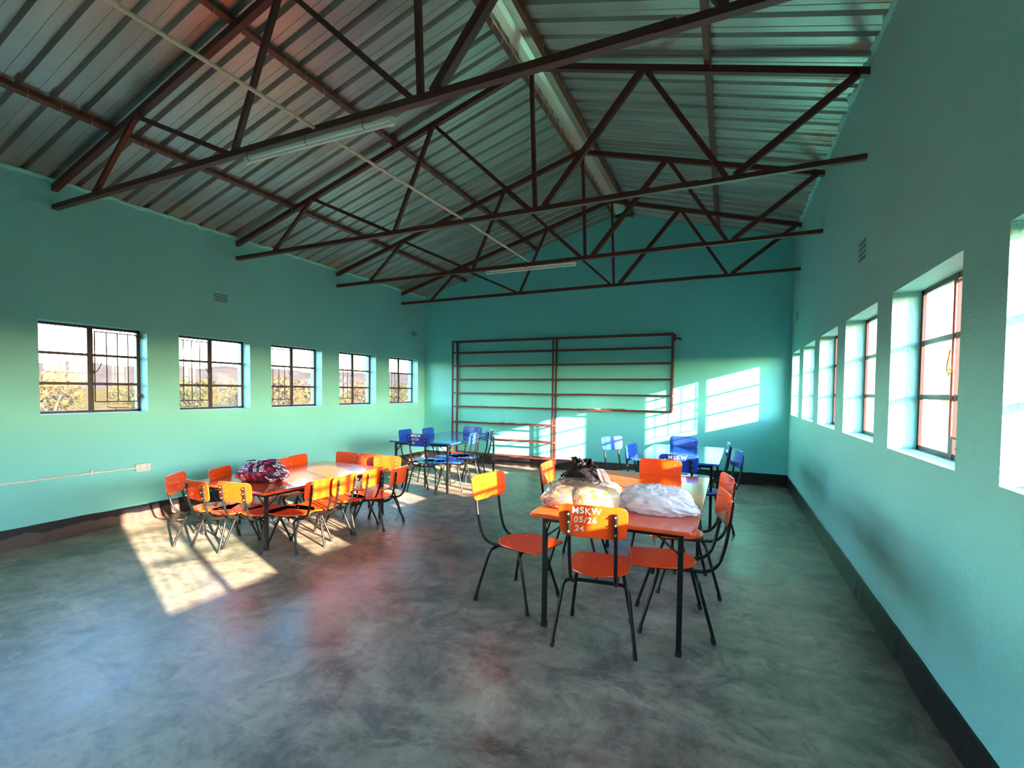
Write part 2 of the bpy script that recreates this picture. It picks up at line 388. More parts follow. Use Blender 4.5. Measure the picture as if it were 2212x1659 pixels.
# electrical conduit and tube lights
mb = MB(); mb.tube([(3.30, -1.2, 3.262), (3.36, 1.0, 3.262), (3.40, 2.5, 3.262), (3.45, 4.4, 3.270), (3.455, 6.22, 3.275)], .0125, 10)
cd = tag(obj('conduit', mb, M['conduit']), 'cream conduit pipe lying across the truss bottom chords', 'conduit')
for yy in (1.3, 3.35, 4.47, 5.4): obj('coupling', MB().tube([(3.375+(yy-1.3)*.018, yy-.035, 3.263+(yy-1.3)*.0025), (3.3765+(yy-1.3)*.018, yy+.035, 3.263+(yy-1.3)*.0025)], .0165, 10), M['conduit'], cd)
def tube_light(x0, x1, y, z, label):
    r = tag(empty('tube_light', ((x0+x1)/2, y, z)), label, 'tube light', 'fluorescent tube lights'); h = (x1-x0)/2
    obj('batten', MB().box((-h, -.013, .006), (h, .013, .028)), M['batten'], r, .004)
    obj('tube', MB().tube([(-h+.02, 0, -.014), (h-.02, 0, -.014)], .0095, 14), M['tube'], r)
    for s in (-1, 1):
        e = MB().tube([(s*(h-.022), 0, -.014), (s*(h+.002), 0, -.014)], .0155, 12); e.box((s*h-.010, -.014, -.014), (s*h+.010, .014, .022)); obj('lamp_holder', e, M['batten'], r)
    for q in (-.62, -.05, .45):
        w = MB(); w.tube(fillet([(q, -.03, -.006), (q, -.034, .05), (q+.012, .0, .088), (q, .034, .05), (q, .03, -.006), (q, 0, -.008), (q, -.03, -.006)], .01), .0022, 5)
        w.tube([(q+.012, 0, .087), (q-.02, -.004, .125)], .002, 5); obj('wire_tie', w, M['black'], r)
tube_light(2.70, 4.04, 2.50, 3.178, 'white tube light hanging under the nearest visible truss chord')
tube_light(2.81, 4.11, 6.223, 3.186, 'white tube light under the far truss, before the back wall')

# ------------------------------------------------------------------ windows
def window(idx, side, y0, y1, z, bars_far, detail=True):
    s = 1 if side == 'R' else -1; x = (W if side == 'R' else 0)+s*.15    # frame plane
    r = tag(empty(f'window_{idx}', (x, (y0+y1)/2, z[0])), kind='structure'); h = (y1-y0)/2; H = z[1]-z[0]
    f = MB(); fw = .028; d = .008
    f.box((-d, -h, 0), (d, -h+fw, H)); f.box((-d, h-fw, 0), (d, h, H)); f.box((-d, -h, 0), (d, h, fw)); f.box((-d, -h, H-fw), (d, h, H))
    f.box((-d*1.3, -.026, 0), (d*1.3, .026, H))
    for k in (1, 2): f.box((-.010, -h, H*k/3-.014), (.010, h, H*k/3+.014))
    obj('window_frame', f, M['winframe'], r)
    g = MB()
    for a, b in ((-h+fw, -.026), (.026, h-fw)):
        for k in range(3): g.box((s*.004, a, H*k/3+.014), (s*.007, b, H*(k+1)/3-.014))
    obj('glass_pane', g, M['glass_dusty'] if side == 'R' else M['glass'], r)
    q = 1 if bars_far else -1; a, b = sorted((q*.030, q*(h-.035))); B = MB(); bx = -s*.022
    for k in (1, 2, 3): yy = a+(b-a)*k/4+.01*q; B.tube([(bx, yy, .115), (bx, yy, H-.055)], .0068, 6)
    for zz in (.115, H-.055): B.tube([(bx, a, zz), (bx, b, zz)], .0075, 6)
    B.tube([(bx, q*.034, .115), (bx, q*.034, H-.055)], .0072, 6); B.tube([(bx, q*(h-.034), .115), (bx, q*(h-.034), H-.055)], .0072, 6)
    obj('burglar_bars', B, M['winframe_red'] if side == 'R' else M['winframe'], r)
    if detail:
        lt = MB(); lt.tube(fillet([(-s*.02, q*.03, H*.47), (-s*.045, q*.035, H*.47), (-s*.05, q*.05, H*.50), (-s*.05, q*.085, H*.585)], .02), .005, 6); lt.box((-.03, q*.012-.012, H*.45), (.03, q*.012+.02, H*.49))
        obj('window_latch', lt, M['brass'] if side == 'R' else M['winframe'], r)
        st = MB(); st.tube([(-s*.024, q*(h-.05), .035), (-s*.03, q*.17, .048), (-s*.03, q*.13, .065)], .0045, 6); st.tube([(-s*.012, q*.22, .02), (-s*.03, q*.22, .05)], .004, 6)
        obj('casement_stay', st, M['winframe'], r)
    return r
i = 1
for k, (a, b) in enumerate(LW): window(i, 'L', a, b, LZ, k == 3, k > 2); i += 1
for k, (a, b) in enumerate(RW): window(i, 'R', a, b, RZ, False, k > 0); i += 1

# air bricks
def vent(x, y0, y1, z0, z1, nrm, label):
    r = tag(empty('air_vent', (x, (y0+y1)/2, (z0+z1)/2)), label, 'air vent', 'air bricks high in the side walls'); h = (y1-y0)/2; v = (z1-z0)/2
    cols, rows = 7, 4; t = .005*nrm
    obj('vent_plate', MB().box((min(0, t), -h, -v), (max(0, t), h, v)), M['wall_left'] if nrm > 0 else M['wall_right'], r, .002)
    hl = MB(); a, b = sorted((.2*t, 1.15*t))
    for c in range(cols):
        for q in range(rows):
            cy0 = -h+2*h*(c+.5)/cols; cz = -v+2*v*(q+.5)/rows; hl.box((a, cy0-h/cols*.52, cz-v/rows*.60), (b, cy0+h/cols*.52, cz+v/rows*.60))
    obj('vent_hole', hl, M['hole'], r)['kind'] = 'stuff'
vent(0, 4.08, 4.265, 2.606, 2.71, 1, 'air vent on the left wall above and between the first windows')
vent(0, 8.30, 8.48, 2.62, 2.71, 1, 'small air vent on the left wall near the back corner')
vent(W, 4.34, 4.53, 2.50, 2.66, -1, 'air vent on the right wall above the windows, nearer one')
vent(W, 8.05, 8.24, 2.57, 2.69, -1, 'air vent on the right wall close to the back corner')

# wall socket and surface conduit
r = tag(empty('wall_socket', (0, 3.23, .6)), 'white double power socket low on the left wall', 'socket')
obj('socket_plate', MB().box((0, -.073, -.043), (.032, .073, .043)), M['plastic'], r, .004)
for c in (-.037, .033):
    for dy, dz in ((0, .028), (0, .008), (-.011, -.014), (.011, -.014)): obj('socket_hole', MB().tube([(.0318, c+dy, dz), (.0328, c+dy, dz)], .0038, 8), M['hole'], r)
mb = MB(); mb.tube([(.012, 3.157, .603), (.012, 1.0, .609), (.012, -2.9, .61)], .0105, 8)
r = tag(obj('wall_conduit', mb, M['plastic']), 'white conduit running along the left wall to the socket', 'conduit')
for yy in (2.75, 1.2): obj('saddle_clip', MB().box((0, yy-.012, .58), (.026, yy+.012, .634)), M['bolt'], r, .003)

# ------------------------------------------------------------------ shelf frame on the back wall
r = tag(empty('shelf_rack', (0, D-.22, 0)), 'tall open red-brown steel shelf rack against the back wall', 'shelf rack')
XL, XM, XR = .83, 3.0, 5.12; levels = [2.495, 2.265, 2.0, 1.722, 1.443, 1.168, .848, .524, .215]
fy, by = .015, .195
def P(a, b, name, w=.028, h=None): obj(name, MB().bar(a, b, w, h), M['shelf'], r)
for x in (XL, XM):
    for y in (fy, by): P((x, y, 0), (x, y, 2.51), 'upright')
for y in (fy, by): P((XR, y, 1.15), (XR, y, 2.51), 'upright')
for k, z in enumerate(levels):
    xr = XR if k <= 5 else XM; sag = -.0
    for y in (fy, by): P((XL, y, z), (xr, y, z+sag), 'rail', .022, .026)
    for x in (XL, XM)+((XR,) if k <= 5 else ()): P((x, fy, z), (x, by, z), 'side_rail', .02)
P((XR, by-.02, 2.44), (XR+.13, by+.02, 2.41), 'wall_bracket', .03); obj('end_plate', MB().box((XR+.012, fy+.1, 2.38), (XR+.04, by, 2.50)), M['shelf'], r)
rnd = random.Random(5)
def sheetmesh(w, l, seed, amp=.012):
    mb = MB(); V = []; n = 12
    for i in range(n+1):
        for j in range(4):
            x = -w/2+w*i/n; y = -l/2+l*j/3; V.append((x, y, .004+amp*abs(noise.noise(Vector((x*6+seed, y*5, seed))))*2))
    mb.add(V, [(i*4+j, (i+1)*4+j, (i+1)*4+j+1, i*4+j+1) for i in range(n) for j in range(3)], True); return mb
PSH = [(1.75, 1, .52, 'paper', 'flat white sheet on the fifth level of the shelf rack, left half', 1.443), (2.35, 2, .40, 'paper', 'crumpled sheet on the fifth shelf level, beside the middle upright', 1.443),
       (1.9, 3, .6, 'paper', 'long pale sheet on the sixth shelf level, left of the middle upright', 1.168), (3.28, 4, .30, 'paper', 'bright white sheet on the bottom right shelf level by the middle upright', 1.168),
       (3.72, 5, .34, 'paper', 'pale sheet on the bottom right shelf level, second from the middle upright', 1.168), (4.15, 6, .36, 'orange', 'orange board on the bottom right shelf level', 1.168), (4.72, 9, .36, 'paper', 'pale sheet at the right end of the bottom right shelf level', 1.168),
       (3.55, 7, .42, 'paper', 'thin pale sheet on the right half, one level above the bottom', 1.443), (1.55, 8, .62, 'paper', 'wide thin sheet on the third shelf level from the floor', .848), (2.2, 10, .36, 'paper', 'buckled sheet on the third shelf level from the floor, right part', .848)]
for x, sd, w, mm, lb, z in PSH:
    o = tag(obj('paper_sheet', sheetmesh(w, .19, sd), M[mm], loc=(x, D-.22+.105, z+.013)), lb, 'sheet', 'loose sheets on the shelf rack')
    o.modifiers.new('thickness', 'SOLIDIFY').thickness = .0015

# ------------------------------------------------------------------ tables
def table(name, cx, cy_, rz, w, l, h, top, label, inset=.085):
    r = tag(empty(name, (cx, cy_, 0), math.radians(rz)), label, 'table')
    obj('tabletop', MB().prism(rrect(-w/2, -l/2, w/2, l/2, .045), h-.022, h), M[top], r, .006)
    a, b = w/2-inset, l/2-inset; t = .030
    for p, q in (((-a, -b), (a, -b)), ((-a, b), (a, b)), ((-a, -b), (-a, b)), ((a, -b), (a, b))):
        obj('apron_rail', MB().bar((*p, h-.040), (*q, h-.040), .026, .034), M['black'], r)
    for sx in (-1, 1):
        for sy in (-1, 1):
            lg = obj('leg', MB().box((sx*a-t/2, sy*b-t/2, .02), (sx*a+t/2, sy*b+t/2, h-.024)), M['black'], r, .004)
            obj('foot_cap', MB().box((sx*a-t/2-.002, sy*b-t/2-.002, 0), (sx*a+t/2+.002, sy*b+t/2+.002, .03)), M['rubber'], lg)
            obj('brace', MB().tube([(sx*a, sy*b, h-.16), (sx*(a-.13), sy*b, h-.055)], .006, 8), M['black'], r)
            obj('brace', MB().tube([(sx*a, sy*b, h-.16), (sx*a, sy*(b-.13), h-.055)], .006, 8), M['black'], r)
    return r
table('long_table', 5.362, 3.735, -.3, .985, 1.91, .735, 'orange_top', 'orange rectangular table with three plastic bags, nearest the right wall')
table('low_table', 1.67, 3.915, -3.5, 1.16, 1.70, .55, 'orange_top', 'low orange table with the pink floral bag, by the left wall')
table('long_table', 1.83, 6.80, 3.0, 1.05, 1.86, .735, 'blue_top', 'dark blue table in the back left, by the shelf rack')
table('long_table', 5.47, 6.50, -1.5, .96, 1.76, .735, 'blue_top', 'blue table behind the orange one, near the back right corner')

# ------------------------------------------------------------------ chairs
def chair(color, hs, hb, name, splay):
    """origin on the floor under the seat, faces +y"""
    r = empty(name); R = .0108
    # seat: wide square front, rounded back
    out = []; n = 26
    fx, fyy, byy = .182, .272, -.14
    for p in ((fx-.03, fyy), (fx-.008, fyy-.008), (fx, fyy-.03)): out.append(p)
    for k in range(n+1):
        a = math.pi*k/n; out.append(((fx+.006)*math.cos(a)*(1 if True else 1), .06-(.06-byy)*abs(math.sin(a))**.85))
    for p in ((-fx, fyy-.03), (-fx+.008, fyy-.008), (-fx+.03, fyy)): out.append(p)
    out = out[::-1]
    seat = obj('seat', MB().prism(out, hs-.013, hs), M[color], r, .005)
    for x, y in ((.12, .17), (-.12, .17), (.11, -.02), (-.11, -.02)): obj('seat_bolt', MB().tube([(x, y, hs-.001), (x, y, hs+.0015)], .0045, 8), M['bolt'], seat)
    # backrest: bent board with round corners
    V = []; F = []; bw, bh = .195, .185; nx, nz = 16, 8; mb = MB(); th = .010
    def edge_w(t):                                     # half-width at height fraction t (slightly narrower below)
        rr = .045; z = t*bh; w = bw-.012*(1-t)
        for zz in (z, bh-z):
            if zz < rr: w -= rr-math.sqrt(max(0, rr*rr-(rr-zz)**2))
        return w
    ts = [0, .03, .08, .16, .26, .4, .6, .74, .84, .92, .97, 1]
    for side in (0, 1):
        for t in ts:
            for i in range(nx+1):
                x = edge_w(t)*(-1+2*i/nx); z = hb+t*bh; y = -.262-.05*(z-hs)/.4+.30*x*x+side*th-.004; V.append((x, y, z))
    m_ = len(ts); q = (nx+1)
    for j in range(m_-1):
        for i in range(nx):
            F.append((j*q+i, j*q+i+1, (j+1)*q+i+1, (j+1)*q+i)); o2 = m_*q; F.append((o2+j*q+i, o2+(j+1)*q+i, o2+(j+1)*q+i+1, o2+j*q+i+1))
        for i in (0, nx):
            e = (j*q+i, (j+1)*q+i, m_*q+(j+1)*q+i, m_*q+j*q+i); F.append(e if i == 0 else e[::-1])
    for j in (0, m_-1):
        for i in range(nx):
            e = (j*q+i, m_*q+j*q+i, m_*q+j*q+i+1, j*q+i+1); F.append(e if j == 0 else e[::-1])
    mb.add(V, F, False); back = obj('backrest', mb, M[color], r, .003)
    px = .128; ptop = hb+bh-.035
    yb = lambda z, x=px: -.262-.05*(z-hs)/.4+.30*x*x-.004
    for s in (-1, 1):
        for z in (hb+.035, hb+.09, hb+.135):
            obj('back_bolt', MB().tube([(s*px, yb(z)-.031, z), (s*px, yb(z)+th+.003, z)], .0052, 8), M['bolt'], back)
    # two posts: flat under the seat, bend and rise behind the backrest
    for s in (-1, 1):
        pts = fillet([(s*px*.94, .15, hs-.027), (s*px*.97, -.235, hs-.034), (s*px, yb(hs+.14)-.014, hs+.14), (s*px, yb(ptop)-.013, ptop)], .11, 8)
        obj('back_post', MB().tube(pts, R, 10), M['black'], r)
    # two bent leg frames: front one narrow, rear one wide; each leg its own tube
    for (yt, yf, wt, wf) in ((.10, .215, .07, splay-.045), (-.115, -.215, .10, splay)):
        zt = hs-.038-.008
        obj('crossbar', MB().tube([(-wt, yt, zt), (wt, yt, zt)], R, 10), M['black'], r)
        for s in (-1, 1):
            k = min(.12, hs*.3)
            pts = fillet([(s*wt, yt, zt), (s*(wf-.05), yt+(yf-yt)*.04, zt-.004), (s*wf, yf, .016)], .10, 9)
            lg = obj('leg', MB().tube(pts, R, 10), M['black'], r)
            obj('foot_cap', MB().tube([(s*(wf-.0045), yf-(yf-yt)*.10, .038), (s*wf, yf, 0)], .0132, 10), M['rubber'], lg)
    obj('stretcher', MB().tube([(0, -.115, hs-.046), (0, .10, hs-.046)], .006, 8), M['black'], r)
    return r
protos = {'A': lambda: chair('orange', .425, .69, 'school_chair', .238), 'K': lambda: chair('orange', .33, .475, 'small_chair', .215), 'B': lambda: chair('blue', .425, .69, 'school_chair', .238)}
made = {}
def text_on(ch, lines, size, x0, z0, dz, y):
    back = [c for c in ch.children if c.name.startswith('backrest')][0]
    for k, s in enumerate(lines):
        cu_ = bpy.data.curves.new('lettering', 'FONT'); cu_.body = s; cu_.size = size*(1 if k == 0 else .96); cu_.extrude = .0007; cu_.offset = .0012; cu_.shear = .12 if k else .02; cu_.space_character = 1.18
        t = bpy.data.objects.new('lettering', cu_); C.objects.link(t)
        bpy.context.view_layer.update(); me = bpy.data.meshes.new_from_object(t.evaluated_get(bpy.context.evaluated_depsgraph_get()))
        bpy.data.objects.remove(t)
        rn = random.Random(k+3)
        for v in me.vertices:                              # hand wobble and the bend of the board
            x, yy = v.co.x+x0[k], v.co.y
            yy += .0022*math.sin(x*90+k)+.0015*noise.noise(Vector((x*60, yy*60, k)))
            z = z0-dz*k+yy; v.co = Vector((x, 0, z))+Vector((0, 0, 0)); d = v.co
            v.co = Vector((x, -.262-.05*(z-.425)/.4+.30*x*x-.004-.0008-(.0006 if v.index % 2 else 0), z))
        me.materials.clear(); me.materials.append(M['chalk'])
        obj('lettering', me, M['chalk'], back)
CH = [  # kind, x, y, heading, label
 ('A', 5.287, 2.893, 7, 'orange chair marked MSKW 05/26 24 at the near end of the big orange table'),
 ('A', 4.638, 3.190, -104, 'orange chair pulled out on the left of the big orange table'),
 ('A', 5.687, 3.273, 102, 'orange chair on the right of the big orange table, nearer one'),
 ('A', 5.704, 3.948, 104, 'orange chair on the right of the big orange table, farther one'),
 ('A', 5.43, 4.37, 180, 'orange chair at the far end of the big orange table'),
 ('A', 4.850, 4.029, -88, 'orange chair on the far left side of the big orange table, behind the black bag'),
 ('K', 1.324, 3.101, -56, 'small orange chair with a worn mark, nearest the left wall, leftmost of all chairs'),
 ('K', 1.634, 3.089, -5, 'small orange chair at the near end of the low table, left of its neighbour'),
 ('K', 1.947, 3.188, 7, 'small orange chair at the near end of the low table, beside the table leg'),
 ('K', 1.377, 3.490, -66, 'small orange chair on the wall side of the low table, left of the floral bag'),
 ('K', 1.372, 3.925, -76, 'small orange chair on the wall side, mostly hidden behind the floral bag'),
 ('K', 1.422, 4.145, -76, 'small orange chair on the wall side, peeping over the floral bag\'s right half'),
 ('K', 1.314, 4.516, -78, 'small orange chair on the wall side, just right of the floral bag'),
 ('K', 1.360, 4.690, 180, 'small orange chair at the far end of the low table, leftmost there'),
 ('K', 1.779, 4.670, 182, 'small orange chair at the far end of the low table, the middle one'),
 ('K', 2.127, 4.634, 190, 'small orange chair at the far right corner of the low table, sunlit'),
 ('K', 2.473, 4.242, 98, 'small orange chair on the room side of the low table, farthest from the camera'),
 ('K', 2.303, 4.002, 98, 'small orange chair on the room side of the low table, third from the camera'),
 ('K', 2.302, 3.597, 97, 'small orange chair on the room side of the low table, second from the camera'),
 ('K', 2.260, 3.355, 91, 'small orange chair on the room side of the low table, nearest the camera'),
 ('B', 1.669, 6.274, -85, 'blue chair on the wall side of the back left table, nearer one'),
 ('B', 1.789, 6.734, -85, 'blue chair on the wall side of the back left table, farther one'),
 ('B', 1.956, 6.030, 3, 'blue chair with white lettering at the near end of the back left table'),
 ('B', 1.966, 7.030, 177, 'blue chair at the far end of the back left table, facing us'),
 ('B', 2.224, 6.323, 100, 'pale sunlit blue chair on the room side of the back left table, nearer one'),
 ('B', 2.187, 6.909, 103, 'blue chair on the room side of the back left table, farther one with dark posts'),
 ('B', 4.768, 6.571, -126, 'blue chair standing away from the back right table, against the back wall'),
 ('B', 5.246, 5.813, -100, 'blue chair on the left side of the back right table'),
 ('B', 5.392, 6.963, 172, 'blue chair at the far end of the back right table, facing us'),
 ('B', 5.545, 5.430, 1, 'blue chair marked MSKW at the near end of the back right table'),
 ('B', 5.710, 6.606, 93, 'blue chair on the right side of the back right table, farther one'),
 ('B', 5.810, 5.746, 106, 'blue chair on the right side of the back right table, nearer one')]
GR = {'A': 'orange chairs at the big orange table', 'K': 'small orange chairs around the low table', 'B': 'blue chairs at the back tables'}
SRC = {k: f() for k, f in protos.items()}
for k, x, y, a, lb in CH:
    if k not in made: o = SRC[k]; made[k] = o; clean = None
    else: o = copy_tree(SRC[k])
    o.location = (x, y, 0); o.rotation_euler = (0, 0, math.radians(a)); tag(o, lb, 'chair', GR[k])
    CHO = globals().setdefault('CHO', []); CHO.append(o)
text_on(CHO[0], ['MSKW', '05/26', '24'], .050, (-.112, -.104, -.100), .828, .0515, 0)
text_on(CHO[22], ['MSKW', '05/26', '21'], .050, (-.108, -.108, -.100), .828, .052, 0)
text_on(CHO[29], ['MSKW', '05/26'], .056, (-.10, -.11), .826, .056, 0)

# ------------------------------------------------------------------ bags
def blob(sx, sy, sz, seed, wr=.12, rings=56, seg=88, flat=.0, pinch=None, freq=3.0, power=1.0, ridge=.5, fold=0):
    mb = MB(); V = []; F = []
    for i in range(rings+1):
        ph = math.pi*i/rings
        for j in range(seg):
            th = 2*math.pi*j/seg; d = Vector((math.sin(ph)*math.cos(th), math.sin(ph)*math.sin(th), math.cos(ph)))
            q = Vector((math.copysign(abs(d.x)**power, d.x), math.copysign(abs(d.y)**power, d.y), math.copysign(abs(d.z)**power, d.z)))
            w = 1-abs(noise.noise(d*freq+Vector((seed, 0, 0))))*2*ridge
            f = 1+wr*(w-.6)+wr*.45*(1-2*abs(noise.noise(d*freq*2.6+Vector((0, seed, 3)))))-wr*.2+wr*.6*noise.noise(d*1.3+Vector((seed*2, 1, 1)))
            p = Vector((q.x*sx*f, q.y*sy*f, q.z*sz*f+sz*.8))
            if fold:
                g = noise.noise(Vector((d.x*5+seed, d.z*3, d.y*2)))*3+d.x*4; p *= 1+fold*(abs((g*1.7) % 2-1)-.5)*(.5+.5*noise.noise(d*2+Vector((0, 0, seed))))
            if pinch: p = pinch(p, d)
            p.z = max(p.z, .003+.006*(1-abs(d.x))*abs(noise.noise(d*5))); V.append(p)
    for i in range(rings):
        for j in range(seg): F.append((i*seg+j, (i+1)*seg+j, (i+1)*seg+(j+1) % seg, i*seg+(j+1) % seg))
    mb.add(V, F, True); return mb
def flower_mat(name, ground, petal1, petal2, centre, scale, petals=5, swap='XZ', rough=.35, ring=True, alpha=None, soft=False):
    m = mat(name, ground, rough); tc = N(m, 'ShaderNodeTexCoord'); s = N(m, 'ShaderNodeSeparateXYZ'); L(m, tc.outputs['Object'], s.inputs[0])
    cb = N(m, 'ShaderNodeCombineXYZ'); L(m, s.outputs[0], cb.inputs[0]); yy = math_(m, 'ADD', s.outputs[2], math_(m, 'MULTIPLY', s.outputs[1], .75)); L(m, yy, cb.inputs[1])
    sc1 = N(m, 'ShaderNodeVectorMath', operation='SCALE'); sc1.inputs['Scale'].default_value = scale; L(m, cb.outputs[0], sc1.inputs[0])
    vo = N(m, 'ShaderNodeTexVoronoi', voronoi_dimensions='2D'); vo.inputs['Scale'].default_value = 1; vo.inputs['Randomness'].default_value = .55; L(m, sc1.outputs[0], vo.inputs['Vector'])
    df = N(m, 'ShaderNodeVectorMath', operation='SUBTRACT'); L(m, sc1.outputs[0], df.inputs[0]); L(m, vo.outputs['Position'], df.inputs[1])
    s2 = N(m, 'ShaderNodeSeparateXYZ'); L(m, df.outputs[0], s2.inputs[0]); ang = math_(m, 'ARCTAN2', s2.outputs[1], s2.outputs[0])
    s3 = N(m, 'ShaderNodeSeparateXYZ'); L(m, vo.outputs['Color'], s3.inputs[0])
    pr_ = math_(m, 'ADD', .33, math_(m, 'MULTIPLY', math_(m, 'COSINE', math_(m, 'MULTIPLY_ADD', ang, petals, math_(m, 'MULTIPLY', s3.outputs[1], 6))), .10))
    inside = math_(m, 'LESS_THAN', vo.outputs['Distance'], pr_); inner = math_(m, 'LESS_THAN', vo.outputs['Distance'], math_(m, 'MULTIPLY', pr_, .62)); core = math_(m, 'LESS_THAN', vo.outputs['Distance'], .07)
    pc = mixc(m, math_(m, 'GREATER_THAN', s3.outputs[0], .62), petal1, petal2)
    c = mixc(m, inside, ground, pc)
    if ring: c = mixc(m, math_(m, 'MULTIPLY', inner, math_(m, 'GREATER_THAN', s3.outputs[0], .62)), c, ground)
    c = mixc(m, core, c, centre); setin(m, 'Base Color', c); return m
M['pinkfloral'] = flower_mat('pink flower print', (.045, .008, .03), (.50, .015, .075), (.80, .70, .78), (.8, .25, .3), 15)
M['yellowfloral'] = flower_mat('yellow flower print', (.42, .34, .22), (.50, .22, .02), (.50, .15, .02), (.16, .05, .03), 15, 6, rough=.6, ring=False)
M['blackplastic'] = mat('black bin plastic', (.012, .010, .012), .22)
def plastic_film(name, col, op, rough=.15, transl=.6):
    m = bpy.data.materials.new(name); m.use_nodes = True; t = m.node_tree; t.nodes.clear(); o = t.nodes.new('ShaderNodeOutputMaterial')
    tr = t.nodes.new('ShaderNodeBsdfTransparent'); gl = t.nodes.new('ShaderNodeBsdfGlossy'); gl.inputs['Roughness'].default_value = rough
    df = t.nodes.new('ShaderNodeBsdfDiffuse'); df.inputs[0].default_value = (*col, 1); tl = t.nodes.new('ShaderNodeBsdfTranslucent'); tl.inputs[0].default_value = (*col, 1)
    a = t.nodes.new('ShaderNodeMixShader'); a.inputs[0].default_value = transl; t.links.new(df.outputs[0], a.inputs[1]); t.links.new(tl.outputs[0], a.inputs[2])
    b = t.nodes.new('ShaderNodeMixShader'); b.inputs[0].default_value = op; t.links.new(tr.outputs[0], b.inputs[1]); t.links.new(a.outputs[0], b.inputs[2])
    fr = schlick(t, .05)
    c = t.nodes.new('ShaderNodeMixShader'); t.links.new(fr.outputs[0], c.inputs[0]); t.links.new(b.outputs[0], c.inputs[1]); t.links.new(gl.outputs[0], c.inputs[2])
    t.links.new(c.outputs[0], o.inputs[0]); return m
M['clearfilm'] = plastic_film('clear bag film', (.62, .58, .55), .06, .16)
M['whitebag'] = plastic_film('thin white bag', (.93, .91, .96), .97, .3, .35)
M['frost'] = plastic_film('frosted bag film', (.75, .73, .76), .55, .25)
TZ = .736
# pink floral bundle on the low table
def pin(p, d):
    e = max(0, abs(p.x)-.12); p.z *= 1-min(.75, e*2.2); return p
o = tag(obj('floral_bag', blob(.26, .17, .115, 3.3, .16, pinch=pin, freq=2.6, fold=.07), M['pinkfloral'], loc=(1.66, 3.45, .551), rot=(0, 0, math.radians(14))), 'dark pink floral print bag lying on the low orange table', 'bag')
kn = MB()
for a, b in (((-.02, 0, .19), (.17, .03, .215)), ((-.02, 0, .19), (-.16, -.02, .20)), ((-.02, 0, .19), (.05, -.1, .15))):
    kn.tube(smooth_path([a, (Vector(a)+Vector(b))/2+Vector((0, 0, .016)), b]), [.009]*3+[.007]*10 if False else .008, 7)
obj('tied_handle', kn, M['pinkfloral'], o)
def pin4(p, d):
    e = max(0, abs(p.x)-.17); p.z *= 1-min(.7, e*5.5); return p
# yellow floral blanket inside a clear bag on the big orange table
bl = tag(obj('folded_blanket', blob(.135, .12, .083, 8.1, .07, power=.62, freq=2.0), M['yellowfloral'], loc=(5.235, 3.045, TZ), rot=(0, 0, math.radians(-8))), 'cream blanket with yellow flowers packed in the clear bag, its right half', 'blanket')
bl2 = tag(obj('folded_cloth', blob(.155, .12, .072, 4.4, .12, power=.8, freq=2.5), flower_mat('orange grey flower print', (.085, .075, .09), (.40, .12, .02), (.35, .14, .05), (.5, .3, .1), 16, 6, rough=.5, ring=False), loc=(5.03, 3.07, TZ), rot=(0, 0, math.radians(5))), 'grey and orange flowered cloth packed in the clear bag, its left half', 'cloth')
o = tag(obj('clear_bag', blob(.285, .165, .103, 6.1, .08, power=.86, freq=3.4, fold=.09, pinch=pin4), M['clearfilm'], loc=(5.13, 3.06, TZ), rot=(0, 0, math.radians(-4))), 'clear plastic bag of flowered bedding behind the marked orange chair', 'bag')
# white bag
def pin2(p, d):
    if p.x > .16: p.z *= max(.25, 1-(p.x-.16)*6)
    p.y *= 1-.25*(p.x/.23)**2*(1 if p.x > 0 else 0); return p
o = tag(obj('white_bag', blob(.225, .15, .088, 12.7, .24, pinch=pin2, freq=2.3, power=.85, fold=.13), M['whitebag'], loc=(5.60, 3.19, TZ), rot=(0, 0, math.radians(-4))), 'crumpled white plastic bag on the right front of the big orange table', 'bag')
# black bag with knotted top
def pin3(p, d):
    t = p.z/.20
    if t > .45: k = max(.30, 1-(t-.45)*1.35); p.x *= k; p.y *= k
    return p
o = tag(obj('black_bag', blob(.165, .14, .118, 21.3, .26, pinch=pin3, freq=3.2, fold=.16), M['blackplastic'], loc=(4.955, 3.66, TZ)), 'knotted black plastic bag standing behind the clear bag', 'bag')
def ear(base, tip, w, seed, lean=.0):
    mb = MB(); V = []; n, k = 12, 9; b = Vector(base); t = Vector(tip)
    for i in range(n+1):
        s = i/n; c = b.lerp(t, s)+Vector((0, .02*math.sin(s*3), 0)); ww = w*(.35+.9*math.sin(min(1, s*1.15)*math.pi*.72))
        for j in range(k):
            u = -1+2*j/(k-1); V.append(c+Vector((u*ww, .014*math.sin(j*1.9+seed)+.012*noise.noise(Vector((u*3, s*3, seed))), -.012*u*u)))
    mb.add(V, [(i*k+j, i*k+j+1, (i+1)*k+j+1, (i+1)*k+j) for i in range(n) for j in range(k-1)], True); return mb
for a, b_, w, s in (((0, 0, .15), (-.045, -.02, .255), .042, 1), ((.01, .0, .15), (.055, .0, .245), .04, 4), ((.02, -.02, .14), (.10, -.03, .20), .04, 9)):
    q = obj('bag_handle', ear(a, b_, w, s), M['blackplastic'], o); q.modifiers.new('thickness', 'SOLIDIFY').thickness = .002
# frosted bag end beside it
o = tag(obj('frosted_bag', blob(.085, .10, .05, 31.0, .25, freq=3.0, rings=36, seg=56), M['frost'], loc=(5.20, 3.55, TZ)), 'pale translucent plastic bag slumped beside the black bag', 'bag')
q = obj('bag_handle', ear((-.01, 0, .05), (-.075, .03, .185), .035, 2), M['frost'], o); q.modifiers.new('thickness', 'SOLIDIFY').thickness = .0015

